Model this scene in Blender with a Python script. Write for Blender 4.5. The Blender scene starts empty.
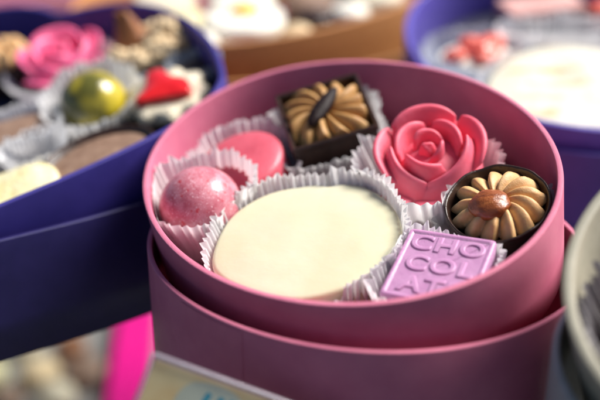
import bpy, bmesh, math, random
from mathutils import Vector, Matrix, noise
random.seed(7)
PI = math.pi
SC = 0.01                     # everything below is written in centimetres and scaled once at the end
scene = bpy.context.scene
COL = scene.collection

# ------------------------------------------------------------------ materials
def new_mat(name):
    m = bpy.data.materials.new(name); m.use_nodes = True
    nt = m.node_tree; nt.nodes.clear()
    out = nt.nodes.new('ShaderNodeOutputMaterial')
    return m, nt, out
def coords(nt, scale=1.0):
    tc = nt.nodes.new('ShaderNodeTexCoord')
    mp = nt.nodes.new('ShaderNodeMapping')
    s = scale / SC
    mp.inputs['Scale'].default_value = (s, s, s)
    nt.links.new(tc.outputs['Object'], mp.inputs['Vector'])
    return mp.outputs['Vector']
def rgba(c): return (c[0], c[1], c[2], 1.0)
def noise_node(nt, vec, scale, detail=4, rough=0.55):
    n = nt.nodes.new('ShaderNodeTexNoise')
    n.inputs['Scale'].default_value = scale; n.inputs['Detail'].default_value = detail
    n.inputs['Roughness'].default_value = rough
    nt.links.new(vec, n.inputs['Vector'])
    return n.outputs['Fac']
def ramp(nt, fac, stops):
    r = nt.nodes.new('ShaderNodeValToRGB')
    els = r.color_ramp.elements
    while len(els) < len(stops): els.new(0.5)
    for e, (p, c) in zip(els, stops): e.position = p; e.color = rgba(c)
    nt.links.new(fac, r.inputs['Fac'])
    return r.outputs['Color']
def mix(nt, fac, a, b):
    m = nt.nodes.new('ShaderNodeMix'); m.data_type = 'RGBA'
    if isinstance(fac, float): m.inputs['Factor'].default_value = fac
    else: nt.links.new(fac, m.inputs['Factor'])
    for sock, v in ((m.inputs['A'], a), (m.inputs['B'], b)):
        if isinstance(v, tuple): sock.default_value = rgba(v)
        else: nt.links.new(v, sock)
    return m.outputs['Result']
def bump(nt, height, dist, strength=1.0, prev=None):
    b = nt.nodes.new('ShaderNodeBump')
    b.inputs['Distance'].default_value = dist * SC; b.inputs['Strength'].default_value = strength
    nt.links.new(height, b.inputs['Height'])
    if prev is not None: nt.links.new(prev, b.inputs['Normal'])
    return b.outputs['Normal']
def surf(name, c1, c2, nscale=2.0, rough=0.45, bumps=((30, 0.01),), sss=0.0, rad=(1, .4, .25), sss_scale=0.25,
         spec=0.5, coat=0.0, rough_var=0.08, extra=None, lo=0.35, hi=0.68):
    m, nt, out = new_mat(name)
    v = coords(nt)
    col = ramp(nt, noise_node(nt, v, nscale), [(lo, c1), (hi, c2)])
    if extra: col = extra(nt, v, col)
    p = nt.nodes.new('ShaderNodeBsdfPrincipled')
    nt.links.new(col, p.inputs['Base Color'])
    rr = nt.nodes.new('ShaderNodeMapRange')
    rr.inputs['To Min'].default_value = rough - rough_var; rr.inputs['To Max'].default_value = rough + rough_var
    nt.links.new(noise_node(nt, v, nscale * 2.3), rr.inputs['Value'])
    nt.links.new(rr.outputs['Result'], p.inputs['Roughness'])
    p.inputs['Specular IOR Level'].default_value = spec
    p.inputs['Coat Weight'].default_value = coat; p.inputs['Coat Roughness'].default_value = 0.12
    if sss > 0:
        p.inputs['Subsurface Weight'].default_value = sss
        p.inputs['Subsurface Radius'].default_value = rad
        p.inputs['Subsurface Scale'].default_value = sss_scale * SC
    nrm = None
    for sc, d in bumps:
        nrm = bump(nt, noise_node(nt, v, sc, 3), d, 1.0, nrm)
    if nrm is not None: nt.links.new(nrm, p.inputs['Normal'])
    nt.links.new(p.outputs['BSDF'], out.inputs['Surface'])
    return m

M = {}
M['pink_box'] = surf('pink_card', (.66, .165, .27), (.72, .20, .305), 1.2, .40, ((24, .012), (60, .018)), spec=.5)
M['navy_box'] = surf('indigo_card', (.040, .030, .21), (.049, .036, .245), 1.2, .40, ((24, .008), (90, .004)))
M['navy_lid'] = surf('deep_navy_card', (.018, .014, .085), (.024, .018, .105), 1.2, .42, ((24, .008), (90, .004)))
M['violet_lid'] = surf('violet_lid_card', (.055, .04, .24), (.065, .048, .28), 1.2, .42, ((24, .008), (90, .004)))
M['blue_box'] = surf('violet_card', (.10, .075, .40), (.12, .09, .44), 1.2, .40, ((24, .008), (90, .004)))
M['kraft_box'] = surf('kraft_card', (.46, .19, .055), (.55, .25, .08), 3, .6, ((24, .01), (80, .006)))
M['beige_box'] = surf('beige_card', (.37, .34, .255), (.43, .395, .30), 2, .5, ((24, .01), (80, .006)))
M['grey_box'] = surf('grey_card', (.36, .36, .34), (.44, .44, .42), 2, .35, ((24, .01),))
M['rosy_box'] = surf('rosy_card', (.55, .2, .27), (.62, .25, .31), 2, .5, ((24, .01),))
M['insert'] = surf('insert_card', (.20, .05, .08), (.25, .07, .10), 2, .6, ((24, .01),))
M['insert_dark'] = surf('dark_insert_card', (.02, .02, .05), (.03, .03, .07), 2, .6, ((24, .01),))
M['cream'] = surf('white_chocolate', (.645, .60, .41), (.68, .645, .475), .45, .38, ((2.0, .012), (11, .0015)), .5, (1, .75, .4), .35, spec=.4)
M['yellow_cream'] = surf('lemon_white_chocolate', (.72, .62, .30), (.80, .74, .48), 1.6, .5, ((3, .08), (14, .01)), .3, (1, .75, .4), .3)
M['dark'] = surf('dark_chocolate', (.026, .012, .008), (.045, .020, .012), 3, .34, ((6, .02), (30, .008)), spec=.5)
M['bean'] = surf('bean_chocolate', (.012, .006, .006), (.02, .01, .01), 4, .5, ((6, .03), (25, .01)), spec=.15)
M['milk'] = surf('milk_chocolate', (.20, .115, .075), (.30, .19, .13), 2, .5, ((5, .03), (25, .01)))
M['brown'] = surf('nut_brown_chocolate', (.22, .075, .022), (.32, .12, .035), 3, .45, ((8, .05), (25, .01)))
M['caramel'] = surf('caramel_cream', (.60, .34, .135), (.68, .43, .20), 2, .55, ((4, .02), (22, .008)), .5, (1, .5, .2), .15)
M['mocha'] = surf('mocha_cream', (.40, .205, .06), (.47, .26, .085), 2, .55, ((4, .02), (22, .008)), .4, (1, .5, .2), .15)
M['rose'] = surf('strawberry_chocolate', (.78, .125, .19), (.83, .165, .235), 1.2, .5, ((5, .012), (26, .006)), .55, (1, .25, .2), .28, spec=.45)
M['hot_rose'] = surf('raspberry_chocolate', (.80, .12, .27), (.85, .17, .34), 1.2, .42, ((5, .012),), .4, (1, .3, .35), .28)
M['pink_puck'] = surf('ruby_chocolate', (.60, .09, .13), (.68, .12, .165), 1.2, .40, ((5, .015), (26, .006)), .45, (1, .25, .2), .25)
M['lilac'] = surf('lilac_chocolate', (.46, .225, .40), (.52, .275, .455), 1.5, .38, ((3, .02), (24, .008)), .45, (1, .5, .8), .2)
M['lilac_letter'] = surf('lilac_relief_chocolate', (.48, .235, .415), (.54, .285, .47), 2, .4, ((24, .008),), .45, (1, .5, .8), .15)
M['red_jam'] = surf('red_jelly', (.62, .008, .012), (.75, .02, .02), 2, .22, ((4, .02),), .2, (1, .2, .1), .2, coat=.5)
M['orange_jam'] = surf('orange_glaze', (.84, .42, .14), (.88, .52, .22), 2, .35, ((4, .02),))
M['coral'] = surf('coral_jelly', (.80, .10, .06), (.85, .2, .14), 3, .3, ((6, .05),), coat=.3)
M['yolk'] = surf('yellow_chocolate', (.90, .50, .01), (.95, .58, .02), 2, .35, ((4, .01),))
M['crumb'] = surf('pale_nougat', (.72, .50, .27), (.82, .66, .42), 4, .6, ((6, .1),))
M['biscuit'] = surf('cream_biscuit', (.74, .64, .45), (.82, .74, .58), 3, .55, ((6, .08), (25, .02)))
M['pinkbar'] = surf('dusty_pink_chocolate', (.55, .27, .24), (.72, .42, .38), 4, .5, ((6, .06),))
M['ivory'] = surf('ivory_chocolate', (.84, .80, .68), (.88, .85, .76), 2, .45, ((3, .06), (20, .01)), .3, (1, .8, .5), .3)
M['magenta'] = surf('magenta_paper', (.88, .002, .26), (.90, .004, .30), 2, .45, ((24, .005),))
M['table'] = surf('pale_table_cloth', (.26, .25, .24), (.34, .33, .31), .6, .7, ((20, .02),))
M['floor'] = surf('low_bounce_floor', (.030, .028, .030), (.045, .042, .044), .05, .6, ((.5, .1),))
M['card'] = surf('printed_card', (.82, .56, .27), (.88, .68, .38), 1.2, .5, ((40, .004),))
M['teal'] = surf('teal_ink', (.02, .30, .42), (.03, .36, .48), 3, .5, ())
M['pale_ink'] = surf('pale_blue_ink', (.60, .58, .46), (.66, .64, .52), 2, .5, ())

def speckle(nt, v, col):
    out = col
    for sc, thr, c in ((3.4, .22, (.52, .04, .06)), (8, .26, (.50, .06, .08)), (14, .30, (.78, .50, .54)), (24, .30, (.55, .10, .13)), (30, .26, (.82, .60, .64))):
        vo = nt.nodes.new('ShaderNodeTexVoronoi'); vo.inputs['Scale'].default_value = sc
        ad = nt.nodes.new('ShaderNodeVectorMath'); ad.operation = 'ADD'
        nz = nt.nodes.new('ShaderNodeTexNoise'); nz.inputs['Scale'].default_value = sc * 1.6
        scl = nt.nodes.new('ShaderNodeVectorMath'); scl.operation = 'SCALE'; scl.inputs['Scale'].default_value = .35 / sc * 3
        nt.links.new(v, nz.inputs['Vector']); nt.links.new(nz.outputs['Color'], scl.inputs[0])
        nt.links.new(v, ad.inputs[0]); nt.links.new(scl.outputs['Vector'], ad.inputs[1])
        nt.links.new(ad.outputs['Vector'], vo.inputs['Vector'])
        sub = nt.nodes.new('ShaderNodeMath'); sub.operation = 'MULTIPLY_ADD'   # per-cell random size
        sep = nt.nodes.new('ShaderNodeSeparateColor'); nt.links.new(vo.outputs['Color'], sep.inputs['Color'])
        nt.links.new(sep.outputs['Red'], sub.inputs[0]); sub.inputs[1].default_value = .45; nt.links.new(vo.outputs['Distance'], sub.inputs[2])
        mr = nt.nodes.new('ShaderNodeMapRange'); mr.inputs['From Min'].default_value = thr; mr.inputs['From Max'].default_value = thr + .10
        mr.inputs['To Min'].default_value = 1; mr.inputs['To Max'].default_value = 0
        nt.links.new(sub.outputs[0], mr.inputs['Value'])
        out = mix(nt, mr.outputs['Result'], out, c)
    return out
M['speckled'] = surf('speckled_pink_glaze', (.46, .10, .14), (.62, .25, .30), 2.6, .36, ((30, .006), (9, .006)), .25, (1, .4, .35), .2, coat=.22, extra=speckle)
def goldmix(nt, v, col):
    return ramp(nt, noise_node(nt, v, .55, 2), [(.42, (.10, .095, .016)), (.60, (.50, .39, .025))])
M['gold'] = surf('gold_green_glaze', (.5, .4, .02), (.6, .5, .03), 1, .22, ((30, .004),), coat=.4, extra=goldmix)
def streaks(nt, v, col):
    w = nt.nodes.new('ShaderNodeTexWave'); w.bands_direction = 'Y'; w.inputs['Scale'].default_value = .26
    w.inputs['Distortion'].default_value = 3.5; w.inputs['Detail'].default_value = 3; w.inputs['Detail Scale'].default_value = 1.2
    nt.links.new(v, w.inputs['Vector'])
    a = ramp(nt, w.outputs['Fac'], [(.45, (0, 0, 0)), (.75, (1, 1, 1))])
    b = ramp(nt, noise_node(nt, v, .5, 3), [(.46, (0, 0, 0)), (.64, (.75, .75, .75))])
    return mix(nt, mix(nt, a, (0, 0, 0), b), col, (.82, .36, .08))
M['streaked'] = surf('glaze_streaked_chocolate', (.70, .66, .52), (.75, .72, .60), 2, .45, ((3, .06), (20, .01)), .3, (1, .8, .5), .3, extra=streaks)
def nutskin(nt, v, col):
    mp = nt.nodes.new('ShaderNodeMapping'); mp.inputs['Scale'].default_value = (1.1, 5.0, 3.0); nt.links.new(v, mp.inputs['Vector'])
    return ramp(nt, noise_node(nt, mp.outputs['Vector'], 1.6, 4), [(.3, (.15, .034, .009)), (.55, (.29, .076, .018)), (.75, (.38, .115, .03))])
M['almond'] = surf('roasted_almond', (.2, .06, .02), (.3, .1, .03), 2, .32, ((5, .03), (16, .012)), coat=.2, extra=nutskin)

def paper(name, c, trans=.35):
    m, nt, out = new_mat(name)
    v = coords(nt)
    col = ramp(nt, noise_node(nt, v, 3), [(.3, tuple(x * .93 for x in c)), (.7, c)])
    d = nt.nodes.new('ShaderNodeBsdfPrincipled'); d.inputs['Roughness'].default_value = .6
    d.inputs['Specular IOR Level'].default_value = .3
    t = nt.nodes.new('ShaderNodeBsdfTranslucent')
    nt.links.new(col, d.inputs['Base Color']); nt.links.new(col, t.inputs['Color'])
    nm = bump(nt, noise_node(nt, v, 22, 3), .012)
    nt.links.new(nm, d.inputs['Normal'])
    mx = nt.nodes.new('ShaderNodeMixShader'); mx.inputs['Fac'].default_value = trans
    nt.links.new(d.outputs['BSDF'], mx.inputs[1]); nt.links.new(t.outputs['BSDF'], mx.inputs[2])
    nt.links.new(mx.outputs['Shader'], out.inputs['Surface'])
    return m
M['paper'] = paper('white_cup_paper', (.90, .89, .89), .38)
M['grey_paper'] = paper('grey_cup_paper', (.58, .62, .68))
M['dark_paper'] = paper('black_cup_paper', (.03, .025, .03), .1)
M['brown_paper'] = paper('dull_cup_paper', (.30, .29, .30), .2)

def clear(name, tint, rough, fac_scale=1.0):
    m, nt, out = new_mat(name)
    tr = nt.nodes.new('ShaderNodeBsdfTransparent'); tr.inputs['Color'].default_value = rgba(tint)
    g = nt.nodes.new('ShaderNodeBsdfGlossy'); g.inputs['Roughness'].default_value = rough
    f = nt.nodes.new('ShaderNodeFresnel'); f.inputs['IOR'].default_value = 1.45
    mu = nt.nodes.new('ShaderNodeMath'); mu.operation = 'MULTIPLY'; mu.inputs[1].default_value = fac_scale
    nt.links.new(f.outputs['Fac'], mu.inputs[0])
    mx = nt.nodes.new('ShaderNodeMixShader')
    nt.links.new(mu.outputs[0], mx.inputs['Fac'])
    nt.links.new(tr.outputs['BSDF'], mx.inputs[1]); nt.links.new(g.outputs['BSDF'], mx.inputs[2])
    nt.links.new(mx.outputs['Shader'], out.inputs['Surface'])
    return m
M['glass'] = clear('shelf_glass', (.97, .985, .98), .02, .3)
def acrylic(name):
    m, nt, out = new_mat(name)
    p = nt.nodes.new('ShaderNodeBsdfPrincipled'); p.inputs['Base Color'].default_value = (.55, .50, .56, 1)
    p.inputs['Roughness'].default_value = .12; p.inputs['Coat Weight'].default_value = .5
    tr = nt.nodes.new('ShaderNodeBsdfTransparent'); tr.inputs['Color'].default_value = (.9, .88, .9, 1)
    mx = nt.nodes.new('ShaderNodeMixShader'); mx.inputs['Fac'].default_value = .68
    nt.links.new(p.outputs['BSDF'], mx.inputs[1]); nt.links.new(tr.outputs['BSDF'], mx.inputs[2])
    nt.links.new(mx.outputs['Shader'], out.inputs['Surface'])
    return m
M['acrylic'] = acrylic('clear_acrylic_edge')

# ------------------------------------------------------------------ object helpers
def mesh_obj(name, bm, mat, parent=None, frame=None, smooth=True, sub=0):
    bmesh.ops.recalc_face_normals(bm, faces=bm.faces[:])
    me = bpy.data.meshes.new(name); bm.to_mesh(me); bm.free()
    if smooth:
        for p in me.polygons: p.use_smooth = len(p.vertices) <= 4
    me.materials.append(M[mat] if isinstance(mat, str) else mat)
    o = bpy.data.objects.new(name, me); COL.objects.link(o)
    if frame is not None: o.matrix_world = frame
    if parent is not None: o.parent = parent
    if sub:
        s = o.modifiers.new('Subdivision', 'SUBSURF'); s.levels = sub; s.render_levels = sub
    return o
def tag(o, label=None, cat=None, group=None, kind=None):
    if label: o['label'] = label
    if cat: o['category'] = cat
    if group: o['group'] = group
    if kind: o['kind'] = kind
    return o
def thing(name, frame, label, cat, group=None):
    o = bpy.data.objects.new(name, None); COL.objects.link(o)
    o.empty_display_size = .01; o.matrix_world = frame
    return tag(o, label, cat, group)
def frame_n(origin, n):
    n = Vector(n).normalized(); x = Vector((1, 0, 0)); x = (x - n * x.dot(n)).normalized(); y = n.cross(x)
    m = Matrix((x, y, n)).transposed().to_4x4(); m.translation = Vector(origin)
    return m
def sub_frame(fr, u, v, w, rz=0, tx=0, ty=0):
    R = math.radians
    return fr @ Matrix.Translation((u, v, w)) @ Matrix.Rotation(R(tx), 4, 'X') @ Matrix.Rotation(R(ty), 4, 'Y') @ Matrix.Rotation(R(rz), 4, 'Z')

# ------------------------------------------------------------------ outlines (closed, counter-clockwise lists of (u, v))
def circle(r, n=96, cx=0, cy=0): return [(cx + r * math.cos(2 * PI * i / n), cy + r * math.sin(2 * PI * i / n)) for i in range(n)]
def ellipse(a, b, rot=0, n=128, cx=0, cy=0):
    c, s = math.cos(rot), math.sin(rot); o = []
    for i in range(n):
        t = 2 * PI * i / n; x, y = a * math.cos(t), b * math.sin(t)
        o.append((cx + c * x - s * y, cy + s * x + c * y))
    return o
def spline(pts, per=8):
    n = len(pts); o = []
    for i in range(n):
        p0, p1, p2, p3 = [Vector(pts[(i + k) % n]) for k in (-1, 0, 1, 2)]
        for j in range(per):
            t = j / per
            q = .5 * ((2 * p1) + (p2 - p0) * t + (2 * p0 - 5 * p1 + 4 * p2 - p3) * t * t + (3 * p1 - p0 - 3 * p2 + p3) * t ** 3)
            o.append((q.x, q.y))
    return o
def rsquare(w, h, r, n=8, rot=0):
    o = []
    for cx, cy, a0 in ((w/2-r, h/2-r, 0), (-w/2+r, h/2-r, 90), (-w/2+r, -h/2+r, 180), (w/2-r, -h/2+r, 270)):
        for i in range(n + 1):
            a = math.radians(a0 + 90 * i / n); o.append((cx + r * math.cos(a), cy + r * math.sin(a)))
    c, s = math.cos(math.radians(rot)), math.sin(math.radians(rot))
    return [(c * x - s * y, s * x + c * y) for x, y in o]
def resample(pts, n):
    P = [Vector(p) for p in pts]; L = [0]
    for i in range(len(P)): L.append(L[-1] + (P[(i + 1) % len(P)] - P[i]).length)
    o = []; k = 0
    for i in range(n):
        d = L[-1] * i / n
        while L[k + 1] < d: k += 1
        t = (d - L[k]) / max(1e-9, L[k + 1] - L[k])
        q = P[k].lerp(P[(k + 1) % len(P)], t); o.append((q.x, q.y))
    return o
def normals(pts):
    n = len(pts); o = []
    for i in range(n):
        a, b = Vector(pts[i - 1]), Vector(pts[(i + 1) % n]); d = (b - a).normalized(); o.append(Vector((d.y, -d.x)))
    return o
def moved(pts, s=1, dx=0, dy=0): return [(x * s + dx, y * s + dy) for x, y in pts]

# ------------------------------------------------------------------ mesh builders
def rings(bm, outline, profile, closed=False, jitter=None):
    """sweep (inward offset, z) profile along an outline"""
    N = normals(outline); n = len(outline); R = []
    for k, (off, z) in enumerate(profile):
        r = []
        for i, (x, y) in enumerate(outline):
            dz = jitter(i / n, k) if jitter else 0
            r.append(bm.verts.new((x - N[i].x * off, y - N[i].y * off, z + dz)))
        R.append(r)
    m = len(R)
    for k in range(m if closed else m - 1):
        A, B = R[k], R[(k + 1) % m]
        for i in range(n): bm.faces.new((A[i], A[(i + 1) % n], B[(i + 1) % n], B[i]))
    return R
def plate(bm, outline, z0, z1, off=0):
    R = rings(bm, outline, [(off, z0), (off, z1)])
    bm.faces.new(list(reversed(R[0]))); bm.faces.new(R[1])
def gift_box(name, fr, outline, h, t, mat, insert, insert_depth, label, cat='box', group=None, warp=0.0):
    root = thing(name, fr, label, cat, group)
    bm = bmesh.new()
    prof = [(0, -h), (0, -h * .66), (0, -h * .33), (0, -.05), (.008, -.015), (.03, 0), (t - .03, 0), (t - .008, -.015), (t, -.05), (t, -h * .33), (t, -h * .66), (t, -h)]
    def jit(f, k):
        return warp * (noise.noise((math.cos(2*PI*f) * 1.3, math.sin(2*PI*f) * 1.3, 4.2))) if 0 < k < 11 else 0
    rings(bm, outline, prof, True, jit)
    mesh_obj('wall', bm, mat, root)
    bm = bmesh.new(); plate(bm, outline, -h + .01, -h + .15, t + .003); mesh_obj('base', bm, mat, root, smooth=False)
    if insert:
        bm = bmesh.new(); plate(bm, outline, -insert_depth - .12, -insert_depth, t + .02)
        mesh_obj('insert', bm, insert, root, smooth=False)
    return root
def inside(poly, x, y):
    c = False; n = len(poly)
    for i in range(n):
        x1, y1 = poly[i]; x2, y2 = poly[i - 1]
        if (y1 > y) != (y2 > y) and x < (x2 - x1) * (y - y1) / (y2 - y1) + x1: c = not c
    return c
def cup(name_label, fr, outline, z0, z1, flare, npl, amp, mat='paper', top=None, clamp=None, seed=0, group=None, base_in=.25, fine=False):
    """fluted paper cup: pleats run round the outline; top(f) adds height, f = place along the outline 0..1"""
    per = 6 if not fine else 8
    n = npl * per; pts = resample(outline, n); N = normals(pts); rows = 7
    bm = bmesh.new(); R = []
    for j in range(rows + 1):
        f = j / rows; r = []
        for i, (x, y) in enumerate(pts):
            a = i / n; c, s = math.cos(2 * PI * a), math.sin(2 * PI * a)
            ln = noise.noise((c * 1.7 + seed, s * 1.7, 1.3 + seed)); ln2 = noise.noise((c * 6 + seed, s * 6, f * .8 + seed))
            ph = i / per + .55 * noise.noise((c * 5 + seed, s * 5, 7.7)) + .2 * noise.noise((c * 13 + seed, s * 13, 2.2))
            tri = abs((ph % 1.0) * 2 - 1) * 2 - 1
            tri = math.copysign(abs(tri) ** .8, tri)
            off = -base_in * (1 - f) ** 1.5 + flare * f ** 1.4 * (1 + .35 * ln) + .15 * ln2 * f
            off += amp * (.25 + .75 * f) * tri * (1 + .45 * ln2)
            z = z0 + (z1 + (top(a) if top else 0) - z0) * f + f * (.17 * ln2 + .14 * ln + amp * .25 * tri)
            u, v = x + N[i].x * off, y + N[i].y * off
            if clamp:
                u, v = clamp(u, v)
            r.append(bm.verts.new((u, v, z)))
        R.append(r)
    for j in range(rows):
        for i in range(n): bm.faces.new((R[j][i], R[j][(i + 1) % n], R[j + 1][(i + 1) % n], R[j + 1][i]))
    bm.faces.new(list(reversed(R[0])))
    o = mesh_obj('paper_cup', bm, mat, None, fr)
    return tag(o, name_label, 'paper cup', group)
def slab(bm, outline, z0, z1, rnd, dome=.08, lump=.05, seed=0, layers=9):
    """thick moulded piece with rounded shoulders and a gently uneven top"""
    cx = sum(p[0] for p in outline) / len(outline); cy = sum(p[1] for p in outline) / len(outline)
    prof = [(rnd * .5, z0), (0, z0 + rnd * .6), (0, z1 - rnd), (rnd * .12, z1 - rnd * .5), (rnd * .4, z1 - rnd * .15), (rnd, z1)]
    R = rings(bm, outline, prof); n = len(outline)
    last = R[-1]; bases = [v.co.copy() for v in last]
    for k in range(1, layers):
        f = k / layers; r = []
        for i in range(n):
            x = bases[i].x + (cx - bases[i].x) * f; y = bases[i].y + (cy - bases[i].y) * f
            z = z1 + dome * (1 - (1 - f) ** 2) + lump * noise.noise((x * .55 + seed, y * .55, seed)) * min(1, f * 3)
            r.append(bm.verts.new((x, y, z)))
        for i in range(n): bm.faces.new((last[i], last[(i + 1) % n], r[(i + 1) % n], r[i]))
        last = r
    c = bm.verts.new((cx, cy, z1 + dome + lump * noise.noise((cx * .55 + seed, cy * .55, seed))))
    for i in range(n): bm.faces.new((last[i], last[(i + 1) % n], c))
    bm.faces.new(list(reversed(R[0])))
def rosette(bm, R0, h, nl, twist, hole=.16, sharp=.6, z0=0, lobe=.2, seed=0, nr=22):
    """piped swirl: ridged lobes running out from the middle"""
    n = nl * 12; rows = []
    for k in range(nr + 1):
        f = k / nr; r = []
        for i in range(n):
            a = 2 * PI * i / n
            w = noise.noise((math.cos(a) * 2 + seed, math.sin(a) * 2, seed)) * .12
            ph = (a * nl / (2 * PI) + twist * f + w) % 1.0
            rid = (ph / .68) if ph < .64 else (1 - ph) / .36     # leaning ridges, as a star nozzle leaves them
            rid = math.sin(rid ** sharp * PI / 2) ** .9
            rid *= 1 + .18 * noise.noise((math.floor(a * nl / (2 * PI) + twist * f + w) * 3.1, seed, f * 1.5))
            Ro = R0 * (1 - lobe + lobe * rid) * (1 + .5 * w)
            rr = hole + (Ro - hole) * f
            prof = (.74 + .26 * math.sin(PI * min(1, f * 1.15))) * (1 - .72 * max(0, (f - .66) / .34) ** 2.0)
            vd = .24 + .26 * f
            z = z0 + h * prof * (1 - vd + vd * rid) + (.05 * h * w)
            if f < .1: z -= .2 * h * (1 - f / .1)
            r.append(bm.verts.new((rr * math.cos(a), rr * math.sin(a), z)))
        rows.append(r)
    for k in range(nr):
        for i in range(n): bm.faces.new((rows[k][i], rows[k][(i + 1) % n], rows[k + 1][(i + 1) % n], rows[k + 1][i]))
    bm.faces.new(rows[0][:]);
    low = [bm.verts.new((v.co.x * .8, v.co.y * .8, z0 - .25)) for v in rows[-1]]
    for i in range(n): bm.faces.new((rows[-1][i], rows[-1][(i + 1) % n], low[(i + 1) % n], low[i]))
    bm.faces.new(list(reversed(low)))
def blob(bm, rx, ry, rz, centre=(0, 0, 0), seed=0, amp=.0, nu=32, nv=18, freq=1.5, rot=0, point=0):
    vs = []; c0, s0 = math.cos(rot), math.sin(rot)
    for j in range(1, nv):
        t = PI * j / nv; row = []
        for i in range(nu):
            a = 2 * PI * i / nu
            d = Vector((math.sin(t) * math.cos(a), math.sin(t) * math.sin(a), math.cos(t)))
            k = 1 + amp * noise.noise(d * freq + Vector((seed, seed * .7, 0)))
            x, y, z = d.x * rx * k, d.y * ry * k, d.z * rz * k
            if point and d.x > 0: y *= 1 - point * d.x ** 2; z *= 1 - point * .7 * d.x ** 2
            row.append(bm.verts.new((centre[0] + c0 * x - s0 * y, centre[1] + s0 * x + c0 * y, centre[2] + z)))
        vs.append(row)
    top = bm.verts.new((centre[0], centre[1], centre[2] + rz)); bot = bm.verts.new((centre[0], centre[1], centre[2] - rz))
    for j in range(nv - 2):
        for i in range(nu): bm.faces.new((vs[j][i], vs[j + 1][i], vs[j + 1][(i + 1) % nu], vs[j][(i + 1) % nu]))
    for i in range(nu):
        bm.faces.new((top, vs[0][i], vs[0][(i + 1) % nu])); bm.faces.new((bot, vs[-1][(i + 1) % nu], vs[-1][i]))
def petal(bm, ang, hw, r0, r1, H, curl=.25, th=.2, z0=0, droop=.3, cupin=.0, skew=0, ns=14, nt=10, pinch=0):
    """one thick moulded petal, curved round the flower's axis with a rolled-out lip"""
    A = math.radians(ang); W = math.radians(hw)
    def P(s, t, inner):
        w = W * (.8 + .2 * math.sin(PI * min(1, t * 1.1)))
        phi = A + s * w
        top = H * (1 - droop * abs(s) ** 3 + skew * s)
        r = r0 + (r1 - r0) * t ** 1.1 - cupin * abs(s) ** 2 * r1
        r += curl * max(0, t - .62) ** 1.6 * 2.2
        r += pinch * max(0, 1 - abs(s) * 2.2) * t
        z = z0 + top * (t - .10 * max(0, t - .8) ** 1.0)
        k = th * (1 - .45 * abs(s) ** 3)
        if inner: r -= k; z -= 0
        return Vector((r * math.cos(phi), r * math.sin(phi), z))
    O = [[bm.verts.new(P(-1 + 2 * i / ns, j / nt, False)) for i in range(ns + 1)] for j in range(nt + 1)]
    I = [[bm.verts.new(P(-1 + 2 * i / ns, j / nt * .985, True)) for i in range(ns + 1)] for j in range(nt + 1)]
    # rounded lip between the two skins
    lip = []
    for i in range(ns + 1):
        m = (O[nt][i].co + I[nt][i].co) / 2; lip.append(bm.verts.new(m + Vector((0, 0, th * .45))))
    for G, flip in ((O, False), (I, True)):
        for j in range(nt):
            for i in range(ns):
                q = (G[j][i], G[j][i + 1], G[j + 1][i + 1], G[j + 1][i]); bm.faces.new(q if not flip else tuple(reversed(q)))
    for i in range(ns):
        bm.faces.new((O[nt][i], O[nt][i + 1], lip[i + 1], lip[i])); bm.faces.new((lip[i], lip[i + 1], I[nt][i + 1], I[nt][i]))
        bm.faces.new((I[0][i], I[0][i + 1], O[0][i + 1], O[0][i]))
    for e in (0, ns):
        for j in range(nt): bm.faces.new((O[j][e], O[j + 1][e], I[j + 1][e], I[j][e]) if e else (I[j][e], I[j + 1][e], O[j + 1][e], O[j][e]))
        bm.faces.new((O[nt][e], lip[e], I[nt][e]))
def rose(fr, mat, label, s=1.0, group=None):
    root = thing('rose_chocolate', fr, label, 'chocolate', group)
    bm = bmesh.new(); blob(bm, 1.55 * s, 1.55 * s, .75 * s, (0, 0, .1 * s)); mesh_obj('flower_base', bm, mat, root)
    #       ang  hw  r0   r1    H   curl  th  droop skew
    spec = [(-52, 20, 1.50, 2.12, .50, .30, .30, .15, 0), (-94, 21, 1.50, 2.16, .46, .30, .30, .15, 0), (-136, 20, 1.50, 2.12, .50, .30, .30, .15, 0),
            (174, 50, 1.42, 1.80, 1.26, .16, .25, .22, -.06), (92, 56, 1.25, 1.62, 1.60, .16, .26, .20, 0), (8, 48, 1.42, 1.84, 1.36, .20, .27, .22, .05),
            (-50, 64, 1.80, 1.34, 1.22, .05, .24, .06, .36), (-142, 52, 1.74, 1.34, 1.14, .05, .24, .06, -.30), (-112, 56, 1.34, .92, 1.30, .04, .22, .05, -.10),
            (140, 62, .95, 1.14, 1.50, .08, .23, .20, 0), (34, 54, .95, 1.10, 1.48, .12, .23, .20, .06),
            (88, 80, .52, .60, 1.52, .05, .19, .2, .10), (-50, 70, .54, .50, 1.38, .04, .18, .2, .22)]
    for a, hw, r0, r1, H, curl, th, dr, sk in spec:
        bm = bmesh.new(); petal(bm, a, hw, r0 * s, r1 * s, H * s * .90, curl * s, th * s, 0, dr, .05, sk)
        mesh_obj('petal', bm, mat, root, sub=1)
    bm = bmesh.new(); blob(bm, .30 * s, .24 * s, .62 * s, (-.05, .0, .66 * s), 2, .2); mesh_obj('bud', bm, mat, root)
    return root

# ------------------------------------------------------------------ camera
CAMH = 20.3
cam = bpy.data.cameras.new('camera'); cam_o = bpy.data.objects.new('camera', cam); COL.objects.link(cam_o)
cam.lens = 60; cam.sensor_width = 36; cam.clip_start = .01; cam.clip_end = 50
cam_o.matrix_world = Matrix.Translation((0, 0, CAMH)) @ Matrix.Rotation(math.radians(65), 4, 'X')
cam.dof.use_dof = True; cam.dof.focus_distance = 31.3 * SC; cam.dof.aperture_fstop = 4.9; cam.dof.aperture_blades = 0
scene.camera = cam_o

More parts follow.
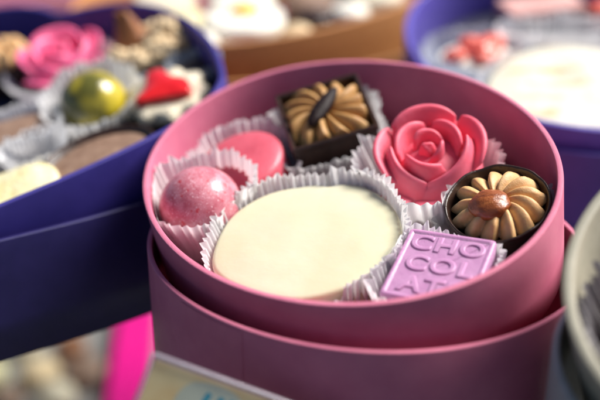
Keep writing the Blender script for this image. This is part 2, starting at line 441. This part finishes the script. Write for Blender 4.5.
# ------------------------------------------------------------------ light
SUN_AZ, SUN_EL = 70, 51
w = bpy.data.worlds.new('World'); scene.world = w; w.use_nodes = True
nt = w.node_tree; bg = nt.nodes['Background']
sky = nt.nodes.new('ShaderNodeTexSky'); sky.sky_type = 'NISHITA'; sky.sun_disc = False; sky.air_density = .8; sky.dust_density = .8
sky.sun_elevation = math.radians(SUN_EL); sky.sun_rotation = math.radians(SUN_AZ)
nt.links.new(sky.outputs['Color'], bg.inputs['Color']); bg.inputs['Strength'].default_value = .055
sl = bpy.data.lights.new('sun', 'SUN'); sl.energy = 5.0; sl.angle = math.radians(28); sl.color = (1, .96, .91)
so = bpy.data.objects.new('sun', sl); COL.objects.link(so)
d = Vector((math.sin(math.radians(SUN_AZ)) * math.cos(math.radians(SUN_EL)), math.cos(math.radians(SUN_AZ)) * math.cos(math.radians(SUN_EL)), math.sin(math.radians(SUN_EL))))
so.matrix_world = d.to_track_quat('Z', 'Y').to_matrix().to_4x4()
so.location = (60, 60, 120)

# ------------------------------------------------------------------ setting
bm = bmesh.new(); plate(bm, [(-90, 52), (90, 52), (90, 150), (-90, 150)], -30, -28)
tag(mesh_obj('counter', bm, 'table', None, Matrix.Identity(4), False), kind='structure')
bm = bmesh.new(); plate(bm, [(-300, -250), (300, -250), (300, 400), (-300, 400)], -84, -80)
tag(mesh_obj('floor', bm, 'floor', None, Matrix.Identity(4), False), kind='structure')  # unseen floor, added dark so little light bounces onto the box fronts
bm = bmesh.new(); plate(bm, rsquare(110, 80, 1.0, 6), -.62, -.02)
gl = mesh_obj('glass_shelf', bm, 'glass', None, Matrix.Translation((0, 55, 0)), False)
tag(gl, 'clear glass shelf carrying all the chocolate boxes', 'shelf')

# ------------------------------------------------------------------ the pink box and its lid
ALPHA = .6467
PB = frame_n((1.401, 30.620, 7.414), (-.15643, -.18846, .96954))
A_, B_ = 6.482, 7.56
pb_out = ellipse(A_, B_, ALPHA, 160)
gift_box('gift_box', PB, pb_out, 3.2, .19, 'pink_box', 'insert', 2.72, 'open pink round box full of chocolates, propped at a tilt in its own lid', warp=.03)
def pclamp(u, v, m=.26):
    c, s = math.cos(ALPHA), math.sin(ALPHA)
    a, b = (u * c + v * s), (-u * s + v * c)
    k = math.hypot(a / (A_ - m), b / (B_ - m))
    if k > 1: a /= k; b /= k
    return a * c - b * s, a * s + b * c
def local_clamp(u0, v0, rz=0, avoid=()):
    c, s = math.cos(math.radians(rz)), math.sin(math.radians(rz))
    def f(u, v):
        U, V = pclamp_out(u0 + c * u - s * v, v0 + s * u + c * v)
        for au, av, ar in avoid:
            d = math.hypot(U - au, V - av)
            if d < ar: U, V = pclamp(au + (U - au) * ar / max(d, .01), av + (V - av) * ar / max(d, .01))
        U -= u0; V -= v0
        return c * U + s * V, -s * U + c * V
    return f
LID = Matrix.Translation((2.147, 29.754, 5.02))
lid_out = ellipse(7.347, 6.726, -.382, 160)
pl = gift_box('box_lid', LID, lid_out, 5.0, .17, 'pink_box', None, 0, 'deep pink round lid standing on the shelf with the pink box sunk into it', 'lid', warp=.04)
# the overlap of the wrapping paper down the front of the lid
bm = bmesh.new(); no = normals(lid_out); vs = []
i0 = min(range(160), key=lambda i: (lid_out[i][0] + 3.95) ** 2 + (lid_out[i][1] + 5.6) ** 2)
for i in range(i0 - 9, i0 + 1):
    x, y = lid_out[i]; k = .018
    vs.append((bm.verts.new((x + no[i].x * k, y + no[i].y * k, -.12)), bm.verts.new((x + no[i].x * k, y + no[i].y * k, -4.95))))
x, y = lid_out[i0]; end = (bm.verts.new((x - no[i0].x * .002, y - no[i0].y * .002, -.12)), bm.verts.new((x - no[i0].x * .002, y - no[i0].y * .002, -4.95)))
vs.append(end)
for a, b in zip(vs, vs[1:]): bm.faces.new((a[0], a[1], b[1], b[0]))
mesh_obj('paper_overlap', bm, 'pink_box', pl, smooth=False)

SLAB = [(-4.40, -3.19), (-4.30, -2.15), (-3.92, -1.0), (-3.2, -.22), (-2.4, .18), (-1.56, .26), (-.98, .24), (-.58, .08), (-.12, .10), (.58, -.20), (1.2, -.92),
        (1.58, -1.85), (1.66, -2.75), (1.42, -3.65), (.85, -4.45), (-.2, -5.2), (-1.5, -5.5), (-2.6, -5.2), (-3.55, -4.55), (-4.15, -3.9)]
so_ = list(reversed(spline(SLAB, 6)))
so_out = [(x + q.x * .14, y + q.y * .14) for (x, y), q in zip(so_, normals(so_))]
def pclamp_out(u, v):
    if inside(so_out, u, v):
        u, v = min(so_out, key=lambda p: (p[0] - u) ** 2 + (p[1] - v) ** 2)
    return pclamp(u, v)
# speckled bonbon in its cup
bm = bmesh.new(); blob(bm, 1.42, 1.42, 1.34, amp=.02, nu=64, nv=36)
tag(mesh_obj('bonbon', bm, 'speckled', None, sub_frame(PB, -5.02, -.02, -1.02)), 'glossy pink dome bonbon flecked with red, at the left of the pink box', 'chocolate')
cup('white fluted cup round the speckled pink bonbon', sub_frame(PB, -4.95, .25, 0), circle(1.62), -2.7, -.42, .30, 38, .10,
    clamp=local_clamp(-4.95, .25), seed=1, top=lambda a: .22 * math.sin(2 * PI * a) + .0)
# ruby puck
t = thing('round_chocolate', sub_frame(PB, -3.75, 2.35, -1.0, 0, 6, -8), 'smooth rosy red round chocolate with a softly domed top, half hidden behind the speckled bonbon', 'chocolate')
bm = bmesh.new()
o = circle(1.62, 72)
R = rings(bm, o, [(.25, -1.3), (.05, -1.2), (0, -.9), (0, -.05), (.05, .07), (.15, .13), (.30, .19), (.46, .23), (.62, .25), (.75, .265), (.95, .28), (1.3, .29)])
bm.faces.new(R[-1]); bm.faces.new(list(reversed(R[0])))
mesh_obj('shell', bm, 'pink_puck', t)
cup('white fluted cup standing behind the rosy round chocolate', sub_frame(PB, -3.6, 2.6, 0), circle(1.75), -2.7, -1.0, .30, 40, .09,
    clamp=local_clamp(-3.6, 2.6), seed=2, top=lambda a: .42 * math.sin(2 * PI * a))

# square dark chocolate with piped mocha swirl and bean
SQ = sub_frame(PB, -.52, 3.98, -.55, 11, 9, -2)
t = thing('square_chocolate', SQ, 'square dark chocolate shell filled with a piped mocha swirl and a coffee bean', 'chocolate')
bm = bmesh.new(); o = rsquare(3.25, 3.35, .14, 5)
R = rings(bm, o, [(.30, -1.75), (.22, -1.75), (.0, .0), (.0, .22), (.05, .29), (.13, .28), (.17, .22), (.24, -.5), (.3, -.62)])
bm.faces.new(R[-1]); bm.faces.new(list(reversed(R[0])))
mesh_obj('shell', bm, 'dark', t, smooth=False)
bm = bmesh.new(); rosette(bm, 2.0, .80, 13, -.80, .12, .95, -.26, .22, 3)
for v in bm.verts: v.co.x = max(-1.40, min(1.40, v.co.x)); v.co.y = max(-1.45, min(1.45, v.co.y))
mesh_obj('mocha_swirl', bm, 'mocha', t)
bm = bmesh.new(); blob(bm, 1.08, .31, .26, (-.05, -.12, .58), 5, .06, rot=math.radians(50), point=.2); mesh_obj('coffee_bean', bm, 'bean', t)
cup('white fluted square cup under the mocha swirl chocolate', sub_frame(PB, -.52, 3.95, 0, 11), rsquare(3.3, 3.3, .4, 6), -2.7, -1.0, .34, 40, .13,
    clamp=local_clamp(-.52, 3.95, 11), seed=3, top=lambda a: .22 * math.cos(2 * PI * a - .6))

# rose
rose(sub_frame(PB, 2.92, .84, -1.33, 0, 13, 0), 'rose', 'coral pink rose shaped chocolate with overlapping petals in the pink box', 1.03)
cup('white fluted cup round the coral pink rose', sub_frame(PB, 2.85, .45, 0), circle(2.12), -2.7, -.95, .40, 42, .14,
    clamp=local_clamp(2.85, .45, 0, [(4.78, -2.5, 1.80)]), seed=4, top=lambda a: .40 * max(0, math.cos(2 * PI * a - 2.5)) + .30 * max(0, math.cos(2 * PI * a + PI / 2 + .3)) + .04)

# almond chocolate
AL = sub_frame(PB, 4.72, -2.42, -.78, 0, 9, -6)
t = thing('almond_chocolate', AL, 'round dark chocolate cup with caramel rosette and one roasted almond on top', 'chocolate')
bm = bmesh.new(); o = circle(1.66, 96)
R = rings(bm, o, [(.5, -1.35), (.4, -1.38), (.12, -.6), (.0, .10), (.0, .16), (.03, .20), (.07, .20), (.1, .15), (.13, .08), (.3, -.4), (.6, -.45)],
          jitter=lambda f, k: .05 * noise.noise((math.cos(2 * PI * f) * 3, math.sin(2 * PI * f) * 3, 9)) if 3 <= k <= 7 else 0)
bm.faces.new(R[-1]); bm.faces.new(list(reversed(R[0])))
mesh_obj('shell', bm, 'dark', t)
bm = bmesh.new(); rosette(bm, 1.54, .68, 13, .60, .22, .9, -.2, .25, 1.7); mesh_obj('caramel_rosette', bm, 'caramel', t)
bm = bmesh.new(); blob(bm, .64, .57, .36, (-.26, -.30, .44), 3, .07, nu=48, nv=28, freq=1.8, rot=math.radians(172), point=.22); mesh_obj('almond', bm, 'almond', t)
cup('white fluted cup under the almond chocolate', sub_frame(PB, 4.70, -2.4, 0), circle(1.72), -2.7, -1.25, .30, 38, .10,
    clamp=local_clamp(4.70, -2.4), seed=5, top=lambda a: .35 * math.sin(2 * PI * a))

# big white chocolate
bm = bmesh.new(); slab(bm, so_, -2.3, -.92, .15, .12, .05, 2.2, 14)
tag(mesh_obj('white_chocolate', bm, 'cream', None, PB), 'large smooth creamy white chocolate, widest piece in the pink box', 'chocolate')
def big_cup():
    ol = so_; n = len(ol)
    def top(a):
        x, y = ol[int(a * n) % n]
        back = (y + 2.5) / 3; right = (x + 1.3) / 3
        return .24 * max(0, back) + .20 * max(0, right) * (1 if y < -1 else .6) - .55 * max(0, -back) * (1 if x < .2 else .1)
    return cup('large white fluted cup holding the creamy white chocolate', PB, ol, -2.72, -.74, -0.0 + .24, 78, .105, clamp=pclamp, seed=6, top=top)
big_cup()

# lilac tablet with lettering
TB = sub_frame(PB, 2.58, -5.02, -.72, -23.7, 2, 0)
t = thing('chocolate_tablet', TB, 'square lilac chocolate tablet with raised letters at the front of the pink box', 'chocolate')
tc = local_clamp(2.58, -5.02, -23.7)
bm = bmesh.new(); o = resample([tc(*p) for p in resample(rsquare(2.72, 3.0, .12, 5), 120)], 120)
R = rings(bm, o, [(.08, -1.0), (0, -.95), (0, -.08), (.03, -.02), (.09, 0), (.15, -.015), (.19, -.05)])
bm.faces.new(R[-1]); bm.faces.new(list(reversed(R[0])))
mesh_obj('bar', bm, 'lilac', t)
def text_mesh(body, size, extrude, bev):
    c = bpy.data.curves.new('lettering', 'FONT'); c.body = body; c.size = size; c.extrude = extrude; c.bevel_depth = bev; c.bevel_resolution = 2
    c.align_x = 'CENTER'; c.align_y = 'CENTER'; c.space_character = 1.12
    o = bpy.data.objects.new('lettering', c); COL.objects.link(o)
    bpy.context.view_layer.update()
    me = bpy.data.meshes.new_from_object(o.evaluated_get(bpy.context.evaluated_depsgraph_get()))
    bpy.data.objects.remove(o); bpy.data.curves.remove(c)
    return me
def add_text(body, size, extrude, bev, mat, parent, loc, stretch=(1, 1), rz=0):
    me = text_mesh(body, size, extrude, bev); me.name = 'lettering'
    me.transform(Matrix.Translation(loc) @ Matrix.Rotation(math.radians(rz), 4, 'Z') @ Matrix.Diagonal((stretch[0], stretch[1], 1, 1)))
    me.materials.clear(); me.materials.append(M[mat])
    o = bpy.data.objects.new('lettering', me); COL.objects.link(o); o.parent = parent
    return o
for k, row in enumerate(('CHO', 'COL', 'ATE')):
    add_text(row, .86, .004, .036, 'lilac_letter', t, (0, .90 - .90 * k, -.044), (1.12, 1.02))
cup('white fluted square cup round the lilac tablet', sub_frame(PB, 2.55, -5.0, 0, -23.7), rsquare(2.85, 3.1, .35, 6), -2.7, -.80, .20, 44, .11,
    clamp=local_clamp(2.55, -5.0, -23.7, [(4.78, -2.5, 1.80)]), seed=7, top=lambda a: .30 * max(0, math.cos(2 * PI * a - 2.4)) - .05)

# ------------------------------------------------------------------ the indigo heart box behind on the left
half = [(0, 0), (1.3, .62), (2.81, 1.0), (4.4, .72), (5.9, -.05), (7.2, -1.05), (8.26, -2.18), (9.62, -3.94), (10.8, -6.09), (11.2, -7.55), (11.05, -9.55), (9.87, -11.72),
        (8.62, -13.42), (7.63, -14.64), (6.1, -16.35), (4.2, -18.5), (2.2, -20.9), (.9, -22.5), (0, -23.0)]
def heart(scale=1.0):
    """heart outline in box coordinates, notch towards the back right"""
    pts = half + [(-p, a) for p, a in reversed(half[1:-1])]
    c = (0, -10.5); ol = []
    sm = spline(pts, 5)
    for p, a in sm:
        p, a = c[0] + (p - c[0]) * scale, c[1] + (a - c[1]) * scale
        ol.append((-3.77 + .9619 * p + .2735 * a, 7.19 - .2735 * p + .9619 * a))
    return list(reversed(ol))
HB = frame_n((-8, 41, 7.45), (-.147, -.147, .978))
gift_box('heart_box', HB, heart(), 3.4, .24, 'navy_box', 'insert_dark', 2.7, 'open indigo blue heart shaped box of chocolates, tilted in its lid')
HL = Matrix.Translation((-7.75, 40.6, 4.7))
gift_box('box_lid', HL, heart(1.02), 4.7, .2, 'navy_lid', None, 0, 'dark indigo heart shaped lid standing under the blue heart box', 'lid')
def on_heart(u, v, w=-.9, rz=0, tx=0, ty=0): return sub_frame(HB, u, v, w, rz, tx, ty)
rose(on_heart(-3.35, 4.0, -1.7, 20), 'hot_rose', 'hot pink rose shaped chocolate in the blue heart box', 1.08)
cup('white cup round the hot pink rose', on_heart(-3.35, 3.8, 0), circle(2.35), -2.65, -1.3, .35, 56, .1, seed=11)
bm = bmesh.new(); blob(bm, 1.42, 1.42, 1.4, nu=48, nv=28)
tag(mesh_obj('bonbon', bm, 'gold', None, on_heart(-.85, -1.25, -1.0, 40)), 'shiny golden green dome bonbon in the blue heart box', 'chocolate')
cup('white fluted cup round the golden green bonbon', on_heart(-.9, -1.2, 0), circle(1.75), -2.65, -.45, .45, 44, .1, seed=12, top=lambda a: .4 * math.sin(2 * PI * a))
# biscuit with red jelly star
t = thing('jam_biscuit', on_heart(2.35, -1.55, -1.0, 0, 8, 0), 'pale cream biscuit topped with a patch of shiny red jelly in the blue heart box', 'biscuit')
bm = bmesh.new(); sc_ = [((1.72 + .16 * math.cos(9 * q)) * math.cos(q), (1.72 + .16 * math.cos(9 * q)) * math.sin(q)) for q in [2 * PI * i / 120 for i in range(120)]]
slab(bm, sc_, -.5, .32, .3, .22, .22, 5); mesh_obj('biscuit', bm, 'biscuit', t)
bm = bmesh.new(); st = [(-1.1, -.95), (.1, -.92), (1.15, -.7), (.95, .2), (.3, .6), (-.25, 1.2), (-.8, .95), (-.8, 0)]
slab(bm, spline(st, 6), .3, .72, .14, .12, .05, 3); mesh_obj('jelly_topping', bm, 'red_jam', t)
cup('black fluted cup under the red jelly biscuit', on_heart(2.35, -1.6, 0), circle(1.85), -2.65, -1.15, .2, 44, .09, 'dark_paper', seed=13)
# nut cluster
t = thing('nut_cluster', on_heart(.75, 3.75, -1.2), 'brown nut chocolate peak with pale nougat crumbs in the blue heart box', 'chocolate')
bm = bmesh.new(); blob(bm, 1.9, 1.9, .8, (0, 0, -.5), 2, .12); mesh_obj('chocolate_base', bm, 'dark', t)
bm = bmesh.new()
for i, (x, y, z, r) in enumerate([(.9, .9, .45, .75), (1.35, .2, .3, .6), (.5, -.7, .3, .55), (1.0, -.6, .35, .5), (-.2, -1.15, .2, .55), (-1.3, -.6, .2, .5), (.2, 1.25, .4, .55), (1.0, .4, .9, .5), (.6, .1, .5, .55), (-.75, -1.0, .1, .45), (1.5, .9, .1, .5)]):
    blob(bm, r * 1.12, r, r * .85, (x, y, z), i, .55, 28, 16, 2.2)
mesh_obj('nougat_crumbs', bm, 'crumb', t)
bm = bmesh.new(); o = spline([(.75, -.55), (.85, .5), (-.1, .85), (-.9, .4), (-.8, -.6), (0, -.85)], 6)
R = rings(bm, list(reversed(o)) if False else o, [(0, 0), (.05, .35), (.28, .9), (.5, 1.5), (.62, 1.9), (.7, 2.0)])
bm.faces.new(R[-1]); bm.faces.new(list(reversed(R[0])))
for v in bm.verts: v.co.x -= .55 + .12 * v.co.z; v.co.y += .35
mesh_obj('nut_peak', bm, 'brown', t)
cup('grey blue fluted cup under the nut cluster', on_heart(.9, 3.7, 0), circle(2.0), -2.65, -1.25, .3, 46, .1, 'grey_paper', seed=14)
# empty-looking grey cup at the right wall
cup('grey blue fluted cup by the right wall of the heart box', on_heart(3.15, 1.85, 0), circle(1.05), -2.65, -1.0, .2, 30, .09, 'grey_paper', seed=15)
bm = bmesh.new(); slab(bm, circle(.95, 40), -2.2, -1.35, .2, .15, .05, 5)
tag(mesh_obj('dark_chocolate', bm, 'dark', None, on_heart(3.15, 1.85, 0)), 'small dark round chocolate by the right wall of the heart box', 'chocolate')
# milk disc in dark shell
t = thing('milk_chocolate', on_heart(.15, -5.85, -1.05, 33, 4, 0), 'flat milk chocolate oval in a dark chocolate shell in the heart box', 'chocolate')
bm = bmesh.new(); o = ellipse(2.35, 1.75, 0, 80)
R = rings(bm, o, [(.5, -1.5), (.4, -1.5), (0, .05), (0, .12), (.06, .18), (.14, .12), (.22, -.1), (.3, -.15)])
bm.faces.new(R[-1]); bm.faces.new(list(reversed(R[0]))); mesh_obj('shell', bm, 'dark', t)
bm = bmesh.new(); slab(bm, ellipse(2.08, 1.48, 0, 64), -.3, -.02, .1, .08, .06, 8); mesh_obj('milk_filling', bm, 'milk', t)
# grey piece in a white cup and cream slab at the left
cup('white fluted cup round the grey brown bar', on_heart(-4.0, -2.6, 0, 20), rsquare(3.0, 2.4, .4, 6), -2.65, -.7, .4, 54, .1, 'paper', seed=16)
bm = bmesh.new(); slab(bm, rsquare(2.8, 2.1, .3, 6, 20), -2.3, -.95, .2, .08, .06, 3)
tag(mesh_obj('milk_chocolate', bm, M['milk'], None, on_heart(-4.0, -2.6, 0)), 'grey brown milk chocolate bar in a white cup at the left of the heart box', 'chocolate')
cup('white fluted cup left of the golden green bonbon', on_heart(-2.75, -4.5, 0), circle(1.0), -2.65, -.8, .35, 30, .1, 'paper', seed=17)
bm = bmesh.new(); slab(bm, spline([(1.35, -1.0), (1.45, .9), (-1.4, 1.1), (-1.7, -.9)], 8), -1.2, .15, .2, .12, .25, 4)
tag(mesh_obj('white_chocolate', bm, 'yellow_cream', None, on_heart(-2.9, -7.35, -1.0, 33)), 'pale yellow rough white chocolate at the near edge of the heart box', 'chocolate')
t = thing('caramel_chocolate', on_heart(-6.35, 5.1, -1.3), 'caramel swirl chocolate left of the hot pink rose in the heart box', 'chocolate')
bm = bmesh.new(); slab(bm, circle(1.45, 48), -1.2, .1, .2); mesh_obj('shell', bm, 'dark', t)
bm = bmesh.new(); rosette(bm, 1.3, .9, 9, .3, .1, .7, .1, .15, 4); mesh_obj('caramel_swirl', bm, 'caramel', t)

# ------------------------------------------------------------------ violet round box behind on the right
RB = frame_n((14, 47, 7.42), (-.029, -.196, .980))
gift_box('gift_box', RB, circle(9.0, 140, .05, -.2), 4.0, .26, 'blue_box', 'insert_dark', 2.7, 'open violet blue round box behind the pink box on the right, full of pale chocolates')
gift_box('box_lid', Matrix.Translation((14.3, 46.95, 4.7)), circle(9.4, 140), 4.7, .2, 'violet_lid', None, 0, 'dark violet round lid under the violet blue box', 'lid')
def on_right(u, v, w=0, rz=0, tx=0, ty=0): return sub_frame(RB, u, v, w, rz, tx, ty)
o = spline([(3.6, -.6), (2.9, 1.9), (.8, 3.2), (-1.6, 2.8), (-3.3, 1.2), (-4.1, -1.0), (-3.0, -3.3), (-.8, -4.2), (1.6, -3.9), (3.2, -2.6)], 8)
t = thing('white_chocolate', on_right(-1.5, -3.1), 'large white chocolate streaked with orange glaze in the violet blue box', 'chocolate')
bm = bmesh.new(); slab(bm, o, -2.2, -.85, .3, .25, .2, 6); mesh_obj('slab', bm, 'streaked', t)
cup('white fluted cup round the orange streaked white chocolate', on_right(-1.5, -3.1), o, -2.65, -.7, .3, 100, .1, seed=21)
t = thing('jelly_chocolate', on_right(-5.5, .1, -1.2), 'pale chocolate with coral red jelly pieces in the violet blue box', 'chocolate')
bm = bmesh.new(); slab(bm, ellipse(1.9, 1.5, .4, 60), -1.3, -.05, .25, .15, .1, 3); mesh_obj('chocolate_base', bm, 'ivory', t)
for i, (x, y, r) in enumerate([(-1.0, -.5, .55), (.4, .0, .8), (.9, .7, .7), (-.1, .7, .6), (.3, -.8, .5)]):
    bm = bmesh.new(); blob(bm, r, r * .85, r * .6, (x, y, .2), i, .3, 24, 14, 2); mesh_obj('jelly_piece', bm, 'coral', t)
cup('pale grey fluted cup round the coral jelly chocolate', on_right(-5.5, .1), circle(2.1), -2.65, -.9, .45, 52, .11, 'grey_paper', seed=22)
cup('pale grey fluted cup at the near left wall of the violet blue box', on_right(-6.9, -2.9), circle(1.15), -2.65, -.9, .3, 34, .11, 'grey_paper', seed=23)
t = thing('chocolate_bar', on_right(-1.5, 4.55, -.9, 14, -4, 0), 'dusty pink topped chocolate bar at the back of the violet blue box', 'chocolate')
bm = bmesh.new(); slab(bm, rsquare(4.2, 2.2, .25, 6), -1.6, -.3, .15, .03, .03, 5); mesh_obj('dark_layer', bm, 'dark', t)
bm = bmesh.new(); slab(bm, rsquare(4.25, 2.25, .3, 6), -.38, .25, .2, .05, .12, 6); mesh_obj('pink_layer', bm, 'pinkbar', t)
cup('white fluted cup between the dusty pink bar and the streaked white chocolate', on_right(-1.2, 2.0), ellipse(2.6, .7), -2.65, -.7, .35, 52, .11, seed=24)
t = thing('jelly_chocolate', on_right(2.0, 3.9, -1.1), 'pink chocolate with coral jelly at the far right of the violet blue box', 'chocolate')
bm = bmesh.new(); slab(bm, circle(1.6, 50), -1.4, .1, .3, .15, .1, 9); mesh_obj('chocolate_base', bm, 'pinkbar', t)
for i, (x, y, r) in enumerate([(-.6, -.2, .7), (.5, .3, .7), (0, -.8, .5)]):
    bm = bmesh.new(); blob(bm, r, r, r * .6, (x, y, .3), i + 7, .3, 24, 14, 2); mesh_obj('jelly_piece', bm, 'coral', t)

# ------------------------------------------------------------------ kraft box at the back
KB = frame_n((0, 49, 5.7), (0, -.1, .995))
kc, ks = .783, .622
k_ol = ellipse(13.0, 8.0, math.atan2(ks, kc), 150, -1.6, 10.9)
gift_box('gift_box', KB, k_ol, 4.6, .28, 'kraft_box', 'insert', 2.2, 'open orange brown kraft box behind, with an egg like white chocolate inside')
gift_box('box_lid', Matrix.Translation((-.9, 58.6, 4.4)), ellipse(13.5, 8.5, math.atan2(ks, kc), 150), 4.4, .24, 'kraft_box', None, 0, 'orange brown kraft lid under the oval kraft box', 'lid')
def on_kraft(u, v, w=0, rz=0): return sub_frame(KB, u, v, w, rz)
t = thing('egg_chocolate', on_kraft(-3.1, 6.6), 'white chocolate with a yellow yolk dot in the kraft box', 'chocolate')
bm = bmesh.new(); slab(bm, spline([(2.1, -.6), (1.9, 1.5), (0, 2.3), (-2.0, 1.6), (-2.3, -.6), (-1.2, -2.1), (.8, -2.1)], 8), -2.0, -.5, .3, .15, .12, 3); mesh_obj('white', bm, 'ivory', t)
bm = bmesh.new(); blob(bm, .88, .72, .34, (0, .35, -.3)); mesh_obj('yolk', bm, 'yolk', t)
for i, (x, y, r, m, lb) in enumerate([(-6.0, 3.6, 1.6, 'ivory', 'round ivory chocolate at the left end of the kraft box'), (-7.3, 7.0, 1.9, 'yellow_cream', 'pale yellow chocolate at the far left of the kraft box'),
                                      (.9, 7.5, 1.05, 'dark', 'small dark chocolate right of the egg chocolate'), (2.9, 8.6, 1.1, 'ivory', 'small ivory chocolate near the kraft box rim'),
                                      (-.2, 5.2, .9, 'crumb', 'small nougat coloured chocolate by the kraft box rim'), (.6, 10.2, 1.5, 'milk', 'milk chocolate round behind the egg chocolate'), (-3.6, 11.2, 2.0, 'ivory', 'ivory chocolate at the back of the kraft box'), (4.6, 11.4, 1.7, 'biscuit', 'cream biscuit right of the milk chocolate in the kraft box'), (-8.2, 10.8, 1.9, 'biscuit', 'cream biscuit at the back left of the kraft box'), (2.7, 14.2, 1.9, 'ivory', 'ivory chocolate deep at the back of the kraft box'), (-1.2, 14.6, 1.7, 'crumb', 'nougat coloured round at the back wall of the kraft box')]):
    bm = bmesh.new(); slab(bm, circle(r, 40), -2.05, -.7, .3, .2, .15, i); tag(mesh_obj('round_chocolate', bm, m, None, on_kraft(x, y)), lb, 'chocolate')

# ------------------------------------------------------------------ rosy box far behind on the left
gift_box('gift_box', frame_n((-20, 66, 6.9), (0, -.1, 1)), circle(9.5, 100), 4.2, .25, 'rosy_box', 'insert', 1.8, 'rosy pink round box far behind the blue heart box', warp=.03)
gift_box('box_lid', Matrix.Translation((-20, 66.3, 4.2)), circle(9.9, 100), 4.2, .2, 'rosy_box', None, 0, 'rosy pink lid far behind the blue heart box', 'lid')

# ------------------------------------------------------------------ beige box in front on the right
BB = frame_n((12.25, 20.75, 8.85), (-.30, -.28, .91))
b_ol = ellipse(5.9, 5.9, 0, 120)
gift_box('gift_box', BB, b_ol, 4.2, .28, 'beige_box', 'insert_dark', 2.7, 'open beige round box in the right foreground, tilted in a grey lid')
gift_box('box_lid', Matrix.Translation((12.8, 20.9, 5.6)), circle(6.3, 120), 5.6, .2, 'grey_box', None, 0, 'grey lid under the beige foreground box', 'lid')
cup('dull grey fluted cup against the wall of the beige box', sub_frame(BB, -3.6, .2, 0), circle(1.7), -2.65, -.55, .25, 40, .14, 'brown_paper', seed=31)
bm = bmesh.new(); blob(bm, 1.3, 1.3, 1.0, amp=.1)
tag(mesh_obj('bonbon', bm, 'pink_puck', None, sub_frame(BB, -3.55, .2, -1.2)), 'dark pink bonbon in a dull grey cup in the beige box', 'chocolate')
bm = bmesh.new(); slab(bm, circle(2.2, 50), -2.6, -.9, .3, .2, .1, 4)
tag(mesh_obj('milk_chocolate', bm, 'milk', None, sub_frame(BB, .6, -1.2, 0)), 'milk chocolate round in the beige foreground box', 'chocolate')

# ------------------------------------------------------------------ price tag in a clear sleeve
tl = Vector((-3.92, 22.30, 5.50)); ux = Vector((3.44, -.11, -1.44)).normalized(); dn = Vector((-.42, -.53, -1.14)); dn = (dn - ux * dn.dot(ux)).normalized()
nz = ux.cross(-dn).normalized()
TG = Matrix((ux, -dn, nz)).transposed().to_4x4(); TW, TH = 6.0, 3.7
TG.translation = tl + ux * TW / 2 + dn * TH / 2
t = thing('price_tag', TG, 'price card in a clear plastic sleeve leaning in front of the pink lid', 'price tag')
o = rsquare(TW, TH, .16, 5)
bm = bmesh.new(); rings(bm, o, [(0, -.11), (0, .06), (.03, .11), (.08, .13), (.14, .11), (.17, .05), (.17, -.11)], True); mesh_obj('sleeve_edge', bm, 'acrylic', t)
bm = bmesh.new(); plate(bm, o, .045, .06, .172); mesh_obj('sleeve_window', bm, 'glass', t, smooth=False)
bm = bmesh.new(); plate(bm, o, -.03, 0, .176); mesh_obj('card', bm, 'card', t, smooth=False)
bm = bmesh.new(); plate(bm, spline([(.9, -.4), (.3, .35), (-.9, .3), (-1.2, -.5), (-.2, -.8)], 6), .004, .008); bmesh.ops.translate(bm, verts=bm.verts[:], vec=(-.75, 1.15, 0)); mesh_obj('printed_patch', bm, 'pale_ink', t, smooth=False)
for x, l in ((-1.15, .9), (-.8, 1.0), (-.48, .8), (-.1, .9)):
    bm = bmesh.new(); plate(bm, rsquare(.15, l, .03, 3, -14), .010, .014); bmesh.ops.translate(bm, verts=bm.verts[:], vec=(x - .1, 1.32 - l / 2, 0)); mesh_obj('printed_stroke', bm, 'teal', t, smooth=False)

# ------------------------------------------------------------------ the counter below the glass
bm = bmesh.new(); slab(bm, rsquare(3.3, 34, .15, 5), 0, 2.0, .12, .0, .0)
tag(mesh_obj('magenta_carton', bm, 'magenta', None, Matrix.Translation((-14.2, 74, -28)) @ Matrix.Rotation(math.radians(5), 4, 'Z'), False), 'long magenta carton lying on the counter below the glass', 'carton')
rnd = random.Random(5)
mats = ['milk', 'crumb', 'brown', 'biscuit', 'milk', 'yellow_cream', 'brown']
names = {'ivory': 'white_chocolate', 'crumb': 'nougat_chocolate', 'milk': 'milk_chocolate', 'biscuit': 'cream_biscuit', 'brown': 'nut_chocolate', 'yellow_cream': 'lemon_chocolate'}
words = {'ivory': 'ivory white', 'crumb': 'nougat coloured', 'milk': 'milk brown', 'biscuit': 'cream coloured', 'brown': 'nut brown', 'yellow_cream': 'lemon yellow'}
k = 0
for r in range(7):
    for c in range(6):
        x = -37 + c * 3.9 + rnd.uniform(-.4, .4) + (r % 2) * 1.8; y = 61 + r * 3.8 + rnd.uniform(-.4, .4); m = mats[(k * 3 + r) % 7]; k += 1
        if x > -17.5 - (y - 74) * .09: continue
        rr = rnd.uniform(1.3, 1.85)
        bm = bmesh.new(); slab(bm, circle(rr, 36), 0, 1.5, .5, .4, .3, k)
        tag(mesh_obj(names[m], bm, m, None, Matrix.Translation((x, y, -27.98))), '%s round chocolate on the counter below the glass shelf' % words[m], 'chocolate', 'chocolates laid out below the glass, %s' % words[m])

# ------------------------------------------------------------------ to metres
for me in bpy.data.meshes: me.transform(Matrix.Scale(SC, 4))
for ob in scene.objects:
    if ob.parent is None:
        ob.location = ob.location * SC
scene.view_settings.view_transform = 'Standard'; scene.view_settings.look = 'None'
scene.view_settings.exposure = 0.64; scene.view_settings.gamma = 1
scene.render.resolution_x = 1024; scene.render.resolution_y = 683
